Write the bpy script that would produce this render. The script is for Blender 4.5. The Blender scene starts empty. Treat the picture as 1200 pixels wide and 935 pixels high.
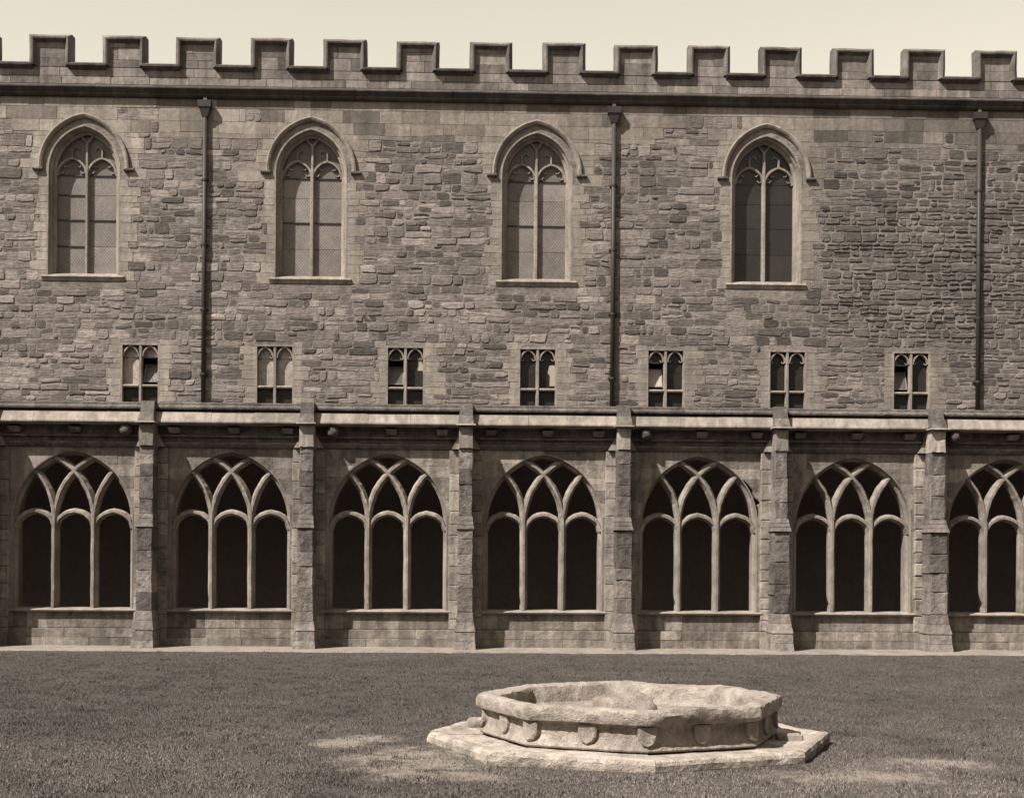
import bpy, math, random
import numpy as np
from mathutils import Vector, noise
from mathutils.geometry import tessellate_polygon

random.seed(7); RNG = np.random.default_rng(7)
SC = bpy.context.scene
COL = SC.collection
R = math.radians

# ------------------------------------------------------------------ camera
cam = bpy.data.cameras.new('camera'); cam_o = bpy.data.objects.new('camera', cam); COL.objects.link(cam_o)
cam.sensor_width = 36.0; cam.lens = 36.0*1605/1200
cam.shift_y = (655-467.5)/1200
cam.clip_end = 3000
from mathutils import Matrix
cam_o.matrix_world = (Matrix.Translation((0, -34.5, 2.25)) @ Matrix.Rotation(-R(1.5), 4, 'Z')
                      @ Matrix.Rotation(R(90), 4, 'X') @ Matrix.Rotation(0.0068, 4, 'Z'))
SC.camera = cam_o

# ------------------------------------------------------------------ sky, sun, exposure
SUN_AZ, SUN_EL = 51.0, 50.0          # degrees left of the wall's normal, above the horizon
w = bpy.data.worlds.new('World'); SC.world = w; w.use_nodes = True
nt = w.node_tree; nt.nodes.clear()
sky = nt.nodes.new('ShaderNodeTexSky'); sky.sky_type = 'NISHITA'; sky.sun_disc = False
sky.sun_elevation = R(SUN_EL); sky.sun_rotation = R(180+SUN_AZ)
sky.air_density = 1.0; sky.dust_density = 0.6; sky.ozone_density = 1.0
bw = nt.nodes.new('ShaderNodeSeparateColor')      # the old plate saw blue light only
tint = nt.nodes.new('ShaderNodeMix'); tint.data_type = 'RGBA'; tint.blend_type = 'MULTIPLY'; tint.inputs[0].default_value = 1
tint.inputs[7].default_value = (1.0, 0.925, 0.762, 1)
bg = nt.nodes.new('ShaderNodeBackground'); bg.inputs[1].default_value = 0.10
wo = nt.nodes.new('ShaderNodeOutputWorld')
nt.links.new(sky.outputs[0], bw.inputs[0]); nt.links.new(bw.outputs[2], tint.inputs[6])
nt.links.new(tint.outputs[2], bg.inputs[0]); nt.links.new(bg.outputs[0], wo.inputs[0])

sun = bpy.data.lights.new('sun', 'SUN'); sun.energy = 5.0; sun.angle = R(0.55); sun.color = (1.0, 0.955, 0.86)
sun_o = bpy.data.objects.new('sun', sun); COL.objects.link(sun_o)
to_sun = Vector((-math.sin(R(SUN_AZ))*math.cos(R(SUN_EL)), -math.cos(R(SUN_AZ))*math.cos(R(SUN_EL)), math.sin(R(SUN_EL))))
sun_o.rotation_euler = to_sun.to_track_quat('Z', 'Y').to_euler(); sun_o.location = (-20, -25, 40)

vs = SC.view_settings
vs.view_transform = 'Standard'; vs.look = 'None'; vs.gamma = 1; vs.exposure = 1.03; vs.use_curve_mapping = False

# ------------------------------------------------------------------ materials
def new_mat(name):
    m = bpy.data.materials.new(name); m.use_nodes = True
    t = m.node_tree; t.nodes.clear()
    out = t.nodes.new('ShaderNodeOutputMaterial'); p = t.nodes.new('ShaderNodeBsdfPrincipled')
    t.links.new(p.outputs[0], out.inputs[0])
    return m, t, p

def math_node(t, op, a, b=None):
    n = t.nodes.new('ShaderNodeMath'); n.operation = op
    for i, v in enumerate((a, b)):
        if v is None: continue
        if isinstance(v, (int, float)): n.inputs[i].default_value = v
        else: t.links.new(v, n.inputs[i])
    return n.outputs[0]

def noise_tex(t, vec, scale, detail=5, rough=0.6, mapping=None):
    if mapping:
        mp = t.nodes.new('ShaderNodeMapping'); mp.inputs['Scale'].default_value = mapping
        t.links.new(vec, mp.inputs['Vector']); vec = mp.outputs[0]
    n = t.nodes.new('ShaderNodeTexNoise'); n.inputs['Scale'].default_value = scale
    n.inputs['Detail'].default_value = detail; n.inputs['Roughness'].default_value = rough
    t.links.new(vec, n.inputs['Vector']); return n.outputs[0]

def stone_mat(name, col, large=0.5, mid=0.5, fine=0.5, streak=0.0, bump=0.6, crust=0.0, rough=0.92, bscale=1.0, strata=0.0):
    """stone or mortar: the mesh's own tone times mottling, rain streaks, dark weather crust and grain"""
    m, t, p = new_mat(name)
    pos = t.nodes.new('ShaderNodeNewGeometry').outputs['Position']
    at = t.nodes.new('ShaderNodeAttribute'); at.attribute_name = 'tone'
    v = at.outputs['Fac']
    n1 = noise_tex(t, pos, 0.9, 6); n2 = noise_tex(t, pos, 7.0, 6, 0.65); n3 = noise_tex(t, pos, 38.0, 5, 0.7)
    for n, a in ((n1, large), (n2, mid), (n3, fine)):
        if a: v = math_node(t, 'MULTIPLY', v, math_node(t, 'ADD', math_node(t, 'MULTIPLY', n, 2*a), 1-a))
    if streak:
        s = noise_tex(t, pos, 1.0, 4, 0.6, (4.5, 4.5, 0.5))
        r = t.nodes.new('ShaderNodeValToRGB'); r.color_ramp.elements[0].position = 0.40; r.color_ramp.elements[1].position = 0.62
        k = 1-streak; r.color_ramp.elements[0].color = (k, k, k, 1); r.color_ramp.elements[1].color = (1, 1, 1, 1)
        t.links.new(s, r.inputs[0]); v = math_node(t, 'MULTIPLY', v, r.outputs[0])
    if strata:                              # bedding lines of the sandstone
        st = noise_tex(t, pos, 1.0, 5, 0.65, (2.2, 2.2, 26.0))
        v = math_node(t, 'MULTIPLY', v, math_node(t, 'ADD', math_node(t, 'MULTIPLY', st, 2.4*strata), 1-1.2*strata))
    if crust:
        s = noise_tex(t, pos, 2.3, 8, 0.7)
        r = t.nodes.new('ShaderNodeValToRGB'); r.color_ramp.elements[0].position = 0.50; r.color_ramp.elements[1].position = 0.64
        k = 1-crust; r.color_ramp.elements[0].color = (1, 1, 1, 1); r.color_ramp.elements[1].color = (k, k, k, 1)
        t.links.new(s, r.inputs[0]); v = math_node(t, 'MULTIPLY', v, r.outputs[0])
    mx = t.nodes.new('ShaderNodeMix'); mx.data_type = 'RGBA'; mx.blend_type = 'MULTIPLY'; mx.inputs[0].default_value = 1
    mx.inputs[6].default_value = (*col, 1); t.links.new(v, mx.inputs[7])
    t.links.new(mx.outputs[2], p.inputs['Base Color'])
    p.inputs['Roughness'].default_value = rough; p.inputs['Specular IOR Level'].default_value = 0.25
    if bump:
        b1 = t.nodes.new('ShaderNodeBump'); b1.inputs['Strength'].default_value = bump; b1.inputs['Distance'].default_value = 0.05*bscale
        t.links.new(math_node(t, 'ADD', n2, math_node(t, 'MULTIPLY', st, 2.2*strata)) if strata else n2, b1.inputs['Height'])
        b2 = t.nodes.new('ShaderNodeBump'); b2.inputs['Strength'].default_value = bump; b2.inputs['Distance'].default_value = 0.014*bscale
        t.links.new(n3, b2.inputs['Height']); t.links.new(b1.outputs[0], b2.inputs['Normal'])
        t.links.new(b2.outputs[0], p.inputs['Normal'])
    return m

SEPIA = lambda v: (v, v*0.858, v*0.80)
CREAM = lambda v: (v, v*0.860, v*0.765)
MT = {
    'rubble':  stone_mat('rubble stone', SEPIA(0.165), 0.3, 0.7, 0.6, bump=0.6, strata=0.55),
    'mortar':  stone_mat('lime mortar', SEPIA(0.155), 0.6, 0.6, 0.5, bump=0.6, strata=0.3, crust=0.35),
    'ashlar':  stone_mat('pale ashlar', CREAM(0.195), 0.4, 0.5, 0.4, streak=0.25, bump=0.4, strata=0.06),
    'band':    stone_mat('run-stained parapet band', CREAM(0.205), 0.35, 0.35, 0.3, streak=0.35, bump=0.4, crust=0.15),
    'parapet': stone_mat('weathered parapet stone', SEPIA(0.18), 0.45, 0.5, 0.35, streak=0.35, bump=0.5, crust=0.3),
    'dark':    stone_mat('dark moulding stone', SEPIA(0.065), 0.4, 0.4, 0.3, streak=0.35, bump=0.6, crust=0.25),  # much darker base than the other stones
    'cloister': stone_mat('cloister ashlar', CREAM(0.225), 0.45, 0.55, 0.35, streak=0.35, bump=0.6, crust=0.38, strata=0.05),
    'buttress': stone_mat('worn buttress stone', SEPIA(0.185), 0.45, 0.65, 0.45, streak=0.3, bump=0.9, crust=0.45, bscale=1.3),
    'tracery': stone_mat('tracery stone', CREAM(0.235), 0.35, 0.45, 0.35, streak=0.3, bump=0.5, crust=0.2),
    'fountain': stone_mat('worn marble', CREAM(0.305), 0.4, 0.55, 0.5, bump=1.0, bscale=1.3, crust=0.42, streak=0.2),
    'path':    stone_mat('trodden path', CREAM(0.20), 0.4, 0.45, 0.4, bump=0.6, crust=0.3),
    'iron':    stone_mat('painted iron', SEPIA(0.03), 0.3, 0.3, 0.2, bump=0.15, rough=0.55),
    'lead':    stone_mat('lead sheet', SEPIA(0.095), 0.3, 0.3, 0.2, bump=0.2, rough=0.6),
    'wood':    stone_mat('painted sash wood', SEPIA(0.17), 0.2, 0.2, 0.2, bump=0.1, rough=0.6),
    'blind':   stone_mat('linen blind and sky-pale pane', CREAM(0.28), 0.15, 0.1, 0.1, bump=0.1),
    'inside':  stone_mat('limewashed interior stone', SEPIA(0.20), 0.3, 0.3, 0.2, bump=0.3),  # one even base for the floors and inner wall
}

def glass_mat(name, col, rough, lattice=0.0, wave=0.3):
    """leaded quarries: glossy over a mottled body colour; the cames are a fine diamond net"""
    m, t, p = new_mat(name)
    pos = t.nodes.new('ShaderNodeNewGeometry').outputs['Position']
    sep = t.nodes.new('ShaderNodeSeparateXYZ'); t.links.new(pos, sep.inputs[0])
    n = noise_tex(t, pos, 6.0, 5, 0.7); n2 = noise_tex(t, pos, 26.0, 4, 0.7)
    v = math_node(t, 'ADD', math_node(t, 'MULTIPLY', n, 0.9), math_node(t, 'MULTIPLY', n2, 1.9))
    v = math_node(t, 'SUBTRACT', v, 0.4)
    at = t.nodes.new('ShaderNodeAttribute'); at.attribute_name = 'tone'; v = math_node(t, 'MULTIPLY', v, at.outputs['Fac'])
    nl = noise_tex(t, pos, 1.3, 4, 0.6); v = math_node(t, 'MULTIPLY', v, math_node(t, 'ADD', math_node(t, 'MULTIPLY', nl, 1.0), 0.5))
    if lattice:
        a = math_node(t, 'ADD', math_node(t, 'MULTIPLY', sep.outputs[0], 1/0.085), math_node(t, 'MULTIPLY', sep.outputs[2], 1/0.105))
        b = math_node(t, 'SUBTRACT', math_node(t, 'MULTIPLY', sep.outputs[0], 1/0.085), math_node(t, 'MULTIPLY', sep.outputs[2], 1/0.105))
        for q in (a, b):
            fr = math_node(t, 'FRACT', q); d = math_node(t, 'LESS_THAN', fr, 0.2)
            v = math_node(t, 'MULTIPLY', v, math_node(t, 'SUBTRACT', 1.0, math_node(t, 'MULTIPLY', d, lattice)))
    mx = t.nodes.new('ShaderNodeMix'); mx.data_type = 'RGBA'; mx.blend_type = 'MULTIPLY'; mx.inputs[0].default_value = 1
    mx.inputs[6].default_value = (*col, 1); t.links.new(v, mx.inputs[7]); t.links.new(mx.outputs[2], p.inputs['Base Color'])
    p.inputs['Roughness'].default_value = rough; p.inputs['Specular IOR Level'].default_value = 0.3
    b = t.nodes.new('ShaderNodeBump'); b.inputs['Strength'].default_value = wave; b.inputs['Distance'].default_value = 0.02
    t.links.new(n2, b.inputs['Height']); t.links.new(b.outputs[0], p.inputs['Normal'])
    return m
MT['glass_pale'] = glass_mat('dusty pale glazing', SEPIA(0.168), 0.5, 0.38)  # pale mottled body colour under the lattice
MT['glass_dark'] = glass_mat('dark leaded glazing', SEPIA(0.017), 0.3, -1.1)
MT['glass_small'] = glass_mat('dark window glass', SEPIA(0.022), 0.15)
MT['glass_sky_pale'] = glass_mat('sky-pale casement glass', SEPIA(0.27), 0.35)  # pale body colour stands in for sky reflected in the panes
MT['glass_grey'] = glass_mat('grey casement glass', SEPIA(0.067), 0.2)

# ------------------------------------------------------------------ mesh helpers
WORLD = {}          # object -> its world position (nothing in this scene is rotated)
def link(o, parent, loc):
    COL.objects.link(o); WORLD[o.name] = Vector(loc)
    if parent: o.parent = parent; o.location = Vector(loc) - WORLD[parent.name]
    else: o.location = loc
    return o
def tag(o, label=None, cat=None, group=None, kind=None):
    for k, v in (('label', label), ('category', cat), ('group', group), ('kind', kind)):
        if v: o[k] = v
    return o
def empty(name, loc, label, cat, group=None):
    o = bpy.data.objects.new(name, None); link(o, None, loc); o.empty_display_size = 0.3
    return tag(o, label, cat, group)

class MB:
    """collects vertices (world), faces and one tone per vertex; build() links them as ONE mesh object"""
    def __init__(s): s.v = []; s.f = []; s.t = []
    def add(s, vv, ff, tone=1.0):
        o = len(s.v); s.v += [tuple(p) for p in vv]; s.f += [tuple(i+o for i in q) for q in ff]
        s.t += (list(tone) if hasattr(tone, '__len__') else [tone]*len(vv)); return s
    def box(s, x0, x1, y0, y1, z0, z1, tone=1.0):
        return s.add([(x0,y0,z0),(x1,y0,z0),(x1,y1,z0),(x0,y1,z0),(x0,y0,z1),(x1,y0,z1),(x1,y1,z1),(x0,y1,z1)],
                     [(0,3,2,1),(4,5,6,7),(0,1,5,4),(1,2,6,5),(2,3,7,6),(3,0,4,7)], tone)
    def frustum(s, a, b, tone=1.0):
        """two rectangles (x0,x1,y0,y1,z): a below, b above"""
        v = [(a[0],a[2],a[4]),(a[1],a[2],a[4]),(a[1],a[3],a[4]),(a[0],a[3],a[4]),(b[0],b[2],b[4]),(b[1],b[2],b[4]),(b[1],b[3],b[4]),(b[0],b[3],b[4])]
        return s.add(v, [(0,3,2,1),(4,5,6,7),(0,1,5,4),(1,2,6,5),(2,3,7,6),(3,0,4,7)], tone)
    def stone(s, poly, y, proud, bevel, back=0.03, tone=1.0, rough=0.0, bulge=0.0):
        """a dressed or rubble stone: polygon (x,z) counter-clockwise seen from -Y, face at y-proud"""
        n = len(poly); cx = sum(p[0] for p in poly)/n; cz = sum(p[1] for p in poly)/n
        vv = [(p[0], y+back, p[1]) for p in poly]
        vv += [(p[0], y-proud+bevel*0.8, p[1]) for p in poly]
        for p in poly:
            dx, dz = p[0]-cx, p[1]-cz; hx = max(abs(dx), 1e-4); hz = max(abs(dz), 1e-4)
            L = math.hypot(dx, dz) or 1
            k = max(0.2, 1-bevel*1.25/max(min(L, 10), 0.02)); kz = max(0.3, 1-bevel/hz) if hz > bevel*1.5 else k
            kx = max(0.3, 1-bevel/hx) if hx > bevel*1.5 else k
            vv.append((cx+dx*kx, y-proud+random.uniform(-rough, rough), cz+dz*kz))
        vv.append((cx, y-proud-bulge+random.uniform(-rough, rough), cz))
        ff = []
        for i in range(n):
            j = (i+1) % n
            ff += [(i, j, n+j, n+i), (n+i, n+j, 2*n+j, 2*n+i), (2*n+i, 2*n+j, 3*n)]
        return s.add(vv, ff, tone)
    def sweep(s, prof, path, y, closed=False, tone=1.0):
        """profile points (n, dy) carried along an (x,z) path with mitred corners; n grows to the left of travel"""
        P = np.array(path, float); m = len(P); k = len(prof); vv = []
        for i in range(m):
            a = P[i]-P[i-1] if (i > 0 or closed) else P[1]-P[0]
            b = P[(i+1) % m]-P[i] if (i < m-1 or closed) else P[i]-P[i-1]
            a = a/np.linalg.norm(a); b = b/np.linalg.norm(b); t_ = a+b; t_ /= np.linalg.norm(t_)
            nn = np.array([-t_[1], t_[0]]); c = max(0.35, float(np.dot(t_, b)))
            for pn, py in prof: vv.append((P[i][0]+nn[0]*pn/c, y+py, P[i][1]+nn[1]*pn/c))
        ff = []
        for i in range(m if closed else m-1):
            i2 = (i+1) % m
            for q in range(k):
                q2 = (q+1) % k; ff.append((i*k+q, i*k+q2, i2*k+q2, i2*k+q))
        if not closed: ff += [tuple(range(k-1, -1, -1)), tuple((m-1)*k+q for q in range(k))]
        return s.add(vv, ff, tone)
    def mould(s, prof, x0, x1, tone=1.0, jit=0.0):
        """profile (y,z) extruded along X"""
        k = len(prof); dy = random.uniform(-jit, jit); dz = random.uniform(-jit, jit)*0.6
        vv = [(x0, p[0]+dy, p[1]+dz) for p in prof]+[(x1, p[0]+dy, p[1]+dz) for p in prof]
        return s.add(vv, [(q, q+k, (q+1) % k+k, (q+1) % k) for q in range(k)]+[tuple(range(k)), tuple(range(2*k-1, k-1, -1))], tone)
    def plate(s, outer, holes, y0, y1, tone=1.0):
        """flat slab in XZ with openings cut through"""
        loops = [outer]+holes; pts = [p for l in loops for p in l]; n = len(pts)
        tri = tessellate_polygon([[Vector((p[0], p[1], 0)) for p in l] for l in loops])
        ff = [tuple(t_) for t_ in tri]+[(t_[2]+n, t_[1]+n, t_[0]+n) for t_ in tri]; o = 0
        for l in loops:
            k = len(l)
            ff += [(o+i, o+(i+1) % k, o+(i+1) % k+n, o+i+n) for i in range(k)]; o += k
        return s.add([(p[0], y0, p[1]) for p in pts]+[(p[0], y1, p[1]) for p in pts], ff, tone)
    def tube(s, x, y, z0, z1, r, n=14, tone=1.0, r1=None):
        r1 = r if r1 is None else r1
        vv = [(x+r*math.cos(2*math.pi*i/n), y+r*math.sin(2*math.pi*i/n), z0) for i in range(n)]
        vv += [(x+r1*math.cos(2*math.pi*i/n), y+r1*math.sin(2*math.pi*i/n), z1) for i in range(n)]
        return s.add(vv, [(i, (i+1) % n, (i+1) % n+n, i+n) for i in range(n)]+[tuple(range(n-1, -1, -1)), tuple(range(n, 2*n))], tone)
    def build(s, name, mat, parent=None, smooth=False, fix=True, kind=None):
        v = np.array(s.v, dtype=np.float64); lo, hi = v.min(0), v.max(0)
        loc = ((lo[0]+hi[0])/2, (lo[1]+hi[1])/2, lo[2])
        me = bpy.data.meshes.new(name); me.from_pydata((v-np.array(loc)).tolist(), [], s.f)
        a = me.attributes.new('tone', 'FLOAT', 'POINT'); a.data.foreach_set('value', np.array(s.t, dtype=np.float32))
        me.materials.append(MT[mat] if isinstance(mat, str) else mat)
        if fix:
            import bmesh
            bm = bmesh.new(); bm.from_mesh(me); bmesh.ops.recalc_face_normals(bm, faces=bm.faces); bm.to_mesh(me); bm.free()
        if smooth: me.polygons.foreach_set('use_smooth', [True]*len(me.polygons))
        me.update()
        o = bpy.data.objects.new(name, me); link(o, parent, loc)
        if kind: o['kind'] = kind
        return o

def U(a, b): return random.uniform(a, b)
def arch(cx, half, zb, zs, rise, n=10):
    """outline points of a two-centred arched opening, from bottom left up, over and down to bottom right"""
    r = (rise*rise+half*half)/(2*half); th = math.asin(min(1, rise/r)) if r >= half else math.pi/2
    L = [(cx-half, zb)] if zb < zs else []
    if r > half: a1 = math.acos((r-half)/r)
    else: a1 = math.pi-math.asin(rise/r)
    left = [(cx-half+r-r*math.cos(a1*i/n), zs+r*math.sin(a1*i/n)) for i in range(n+1)]
    right = [(2*cx-x, z) for x, z in reversed(left[:-1])]
    return L+left+right+([(cx+half, zb)] if zb < zs else [])
def arch_half(z, half, zs, rise):
    """half width of the arched opening at height z"""
    if z <= zs: return half
    r = (rise*rise+half*half)/(2*half); d = z-zs
    return max(0.0, math.sqrt(max(0, r*r-d*d))-(r-half))
def n1(x, y=0.0, z=0.0): return noise.noise(Vector((x, y, z)))

# ================================================================== THE SETTING
def bare(x, y):
    """how worn the turf is (0 grass .. 1 earth) round the fountain"""
    b = 0.0
    for (cx, cy, rx, ry) in ((-0.65, -19.1, 0.75, 1.0), (4.0, -20.3, 0.95, 0.6), (5.0, -19.3, 0.7, 0.35), (-0.3, -20.3, 0.6, 0.4), (-1.5, -17.6, 0.5, 0.5)):
        d = ((x-cx)/rx)**2+((y-cy)/ry)**2
        b = max(b, 0.95-d*0.55+0.7*n1(x*1.6, y*1.6)+0.8*n1(x*7, y*7, 3))
    return min(0.9, max(0, b))
gx = np.concatenate([np.linspace(-900, -40, 10), np.linspace(-30, -16, 8), np.linspace(-15, -4, 45), np.linspace(-3.9, 7.9, 119), np.linspace(8, 17, 37), np.linspace(18, 30, 7), np.linspace(40, 900, 10)])
gy = np.concatenate([np.linspace(-900, -60, 8), np.linspace(-50, -26, 8), np.linspace(-25, -22.2, 15), np.linspace(-22.1, -15.9, 63), np.linspace(-15.7, -1.0, 74), np.linspace(0, 40, 8), np.linspace(60, 900, 8)])
def ground_z(x, y):
    k = max(0, min(1, (-y-1.2)/1.0)); return k*(0.022*n1(x*0.7, y*0.7)+0.012*n1(x*2.3, y*2.3, 5))-(0.02 if y > -1.5 else 0.0)
gb = MB(); nx, ny = len(gx), len(gy)
gb.add([(x, y, ground_z(x, y) if abs(x) < 20 and -26 < y < 1 else -0.02) for y in gy for x in gx],
       [(j*nx+i, j*nx+i+1, (j+1)*nx+i+1, (j+1)*nx+i) for j in range(ny-1) for i in range(nx-1)],
       [bare(x, y) if abs(x) < 20 and -26 < y < 1 else 0.0 for y in gy for x in gx])
m, t, p = new_mat('turf soil')
pos = t.nodes.new('ShaderNodeNewGeometry').outputs['Position']
at = t.nodes.new('ShaderNodeAttribute'); at.attribute_name = 'tone'
na = noise_tex(t, pos, 0.35, 5); nb = noise_tex(t, pos, 5.0, 7, 0.7); nc = noise_tex(t, pos, 40, 5, 0.7)
v = math_node(t, 'ADD', math_node(t, 'ADD', math_node(t, 'MULTIPLY', na, 0.5), math_node(t, 'MULTIPLY', nb, 0.9)), math_node(t, 'MULTIPLY', nc, 0.6))
mx = t.nodes.new('ShaderNodeMix'); mx.data_type = 'RGBA'; t.links.new(at.outputs['Fac'], mx.inputs[0])
mx.inputs[6].default_value = (*SEPIA(0.060), 1); mx.inputs[7].default_value = (*CREAM(0.17), 1)
m2 = t.nodes.new('ShaderNodeMix'); m2.data_type = 'RGBA'; m2.blend_type = 'MULTIPLY'; m2.inputs[0].default_value = 1
t.links.new(mx.outputs[2], m2.inputs[6]); t.links.new(v, m2.inputs[7]); t.links.new(m2.outputs[2], p.inputs['Base Color'])
p.inputs['Roughness'].default_value = 1; p.inputs['Specular IOR Level'].default_value = 0.1
bp = t.nodes.new('ShaderNodeBump'); bp.inputs['Strength'].default_value = 0.8; bp.inputs['Distance'].default_value = 0.03
t.links.new(nb, bp.inputs['Height']); t.links.new(bp.outputs[0], p.inputs['Normal'])
MT['soil'] = m
lawn = gb.build('lawn_ground', 'soil', smooth=True, fix=False); lawn['kind'] = 'structure'

pb = MB(); xs = np.linspace(-24, 26, 251); vv = []; tt = []
for x in xs:
    e = -1.78+0.14*n1(x*0.7)+0.09*n1(x*2.6, 4)+.05*n1(x*8, 6); vv += [(x, e, -0.035), (x, e+0.05, 0.022), (x, 0.05, 0.03)]; tt += [0.75, 0.95+0.12*n1(x*2), 1.0]
pb.add(vv, [(3*i+q, 3*i+3+q, 3*i+4+q, 3*i+1+q) for i in range(250) for q in (0, 1)], tt)
o = pb.build('path', 'path', fix=False); o['kind'] = 'structure'

# ================================================================== THE LONG UPPER RANGE
WY = 4.6                                   # its wall face
dorm = empty('long_building', (1.0, WY, 0), 'long battlemented stone range with tall traceried windows rising behind the cloister', 'building')
BIGW = [-11.18, -4.77, 1.66, 8.25]         # tall windows
ZB, ZS = 10.23, 13.2                       # sill and springing
HALF, RISE = 1.02, 1.25
SMALL = [-9.56, -5.76, -2.05, 1.72, 5.39, 8.90, 12.48]
SH, STOP, SBOT = 0.545, 8.28, 6.40         # small windows: half width, head, foot

holes = [arch(c, HALF, ZB-0.06, ZS, RISE) for c in BIGW]
holes += [[(c-SH, SBOT), (c-SH, STOP), (c+SH, STOP), (c+SH, SBOT)] for c in SMALL]
wall = MB().plate([(-24, 0), (26, 0), (26, 15.75), (-24, 15.75)], holes, WY, WY+0.75, 1.0).build('wall', 'mortar', dorm)
hb = MB(); hb.box(-24, 26, 13.5, 14, 0, 15.7); hb.box(-24, -23.6, WY+0.75, 13.5, 0, 15.7); hb.box(25.6, 26, WY+0.75, 13.5, 0, 15.7)
hb.build('rear_wall', 'mortar', dorm)
MB().box(-23.6, 25.6, WY+0.75, 13.5, 15.5, 15.7).build('roof', 'lead', dorm)
MB().box(-23.6, 25.6, WY+0.75, 13.5, 9.2, 9.4).build('floor', 'inside', dorm)

# ---- rubble and ashlar stones of the wall face
zc = [6.2]
while zc[-1] < 15.16: zc.append(zc[-1]+(random.choice((U(0.14, 0.19), U(0.18, 0.25), U(0.22, 0.33))) if zc[-1] < 14.25 else U(0.30, 0.36)))
zc[-1] = 15.235
def wob(k, x):
    if k == 0 or zc[k] > 14.55: return zc[k]
    return zc[k]+0.05*n1(x*0.8, k*3.7)+0.022*n1(x*2.7, k*5.1, 2)
def blocked(z0, z1):
    """spans of x that windows take up between two heights"""
    out = []
    for c in BIGW:
        if z1 < ZB-0.2 or z0 > 14.78: continue
        zz = [z0, z1, (z0+z1)/2]
        if z1 < ZS: h = lambda z: HALF
        else: h = lambda z: arch_half(max(z, 13.25), 1.29, 13.25, 1.53)
        if max(h(q) for q in zz) > 0.05: out.append((c, h, 1.16 if z0 < ZB < z1 or z1 < ZB else None))
    for c in SMALL:
        if z0 < STOP: out.append((c, lambda z: SH+0.001, None))
    return sorted(out, key=lambda q: q[0])
def rough_zone(x, z):
    """the weathered stretch at the right where the joints have washed out"""
    a = max(0, min(1, (x-8.7+0.9*n1(z*1.3, 1))/2.4)); b = max(0, min(1, (13.4-z)/1.6)); c = max(0, min(1, (z-7.7)/1.6))
    return a*b*c*max(0.25, min(1, 0.85+0.6*n1(x*0.7, z*0.9, 41)))
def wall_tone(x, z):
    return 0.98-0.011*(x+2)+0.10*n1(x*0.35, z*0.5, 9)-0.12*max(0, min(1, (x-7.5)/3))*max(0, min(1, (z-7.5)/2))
STONES = []                                # (area, MB)
def rubble(x0, x1, zb, zt, k, pale=False, hL=None, hR=None, ash=False):
    """one stone between two joints; zb/zt give the bed joints, hL/hR a curved edge"""
    g = 0.004 if (ash or pale) else random.choice((U(0.004, 0.012), U(0.008, 0.02), U(0.015, 0.038)))
    if x1-x0 < 0.07: return
    xl = lambda z: (hL(z) if hL else x0); xr = lambda z: (hR(z) if hR else x1)
    m_ = 2 if (ash or pale) else 3; pts = []
    sk = 0 if (ash or pale or hL or hR) else U(-0.035, 0.035)
    xm = (x0+x1)/2
    for i in range(m_+1):
        x = x0+(x1-x0)*i/m_
        pts.append([x, zb(x)+g])
    zmid = (zb(x1)+zt(x1))/2; pts.append([x1, zmid])
    for i in range(m_+1):
        x = x1-(x1-x0)*i/m_
        pts.append([x, zt(x)-g])
    pts.append([x0, (zb(x0)+zt(x0))/2])
    H = zt(xm)-zb(xm)
    for q in pts:
        q[1] = min(max(q[1], zb(q[0])), zt(q[0]))
        if abs(q[0]-x0) < 1e-6: q[0] = xl(q[1])+g
        elif abs(q[0]-x1) < 1e-6: q[0] = xr(q[1])-g
        if sk: q[0] += sk*((q[1]-zb(xm))/max(H, 0.05)-0.5)
    if not (ash or pale):
        cr = min(0.030, H*0.16); n_ = len(pts)
        for i in (0, m_, m_+2, 2*m_+2):     # knock the corners off
            q = pts[i]; q[0] += (1 if q[0] < xm else -1)*cr*U(0.2, 1.0); q[1] += (1 if q[1] < zb(xm)+H/2 else -1)*cr*U(0.1, 0.6)
        for q in pts: q[0] += U(-0.014, 0.014); q[1] += U(-0.013, 0.013)
    zz = (zb(xm)+zt(xm))/2; rz = rough_zone(xm, zz)
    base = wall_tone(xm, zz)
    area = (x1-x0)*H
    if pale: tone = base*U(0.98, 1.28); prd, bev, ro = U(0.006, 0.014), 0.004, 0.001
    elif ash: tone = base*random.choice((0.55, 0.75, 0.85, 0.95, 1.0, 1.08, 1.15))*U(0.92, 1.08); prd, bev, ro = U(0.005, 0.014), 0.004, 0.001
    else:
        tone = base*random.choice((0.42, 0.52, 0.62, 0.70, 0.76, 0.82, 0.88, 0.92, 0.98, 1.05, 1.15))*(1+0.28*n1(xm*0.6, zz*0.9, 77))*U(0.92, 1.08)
        if rz > 0.3: tone = 0.5*tone+0.5*base*U(0.72, 0.95)
        elif random.random() < 0.07: tone = base*U(1.2, 1.45)
        prd = random.choice((U(0.001, 0.008), U(0.003, 0.012), U(0.010, 0.028)))*(1-rz)+U(0.006, 0.05)*rz; bev = min(H*0.14, prd*0.6+0.002); ro = 0.003+0.007*rz
    b = MB().stone(pts, WY, prd, bev, 0.03, tone, ro, 0.0 if (ash or pale) else prd*0.12)
    inview = -13.6 < xm < 15.9 and zz > 6.6
    STONES.append((area if inview else 0, b, ash or pale, rz > 0.3))
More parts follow.
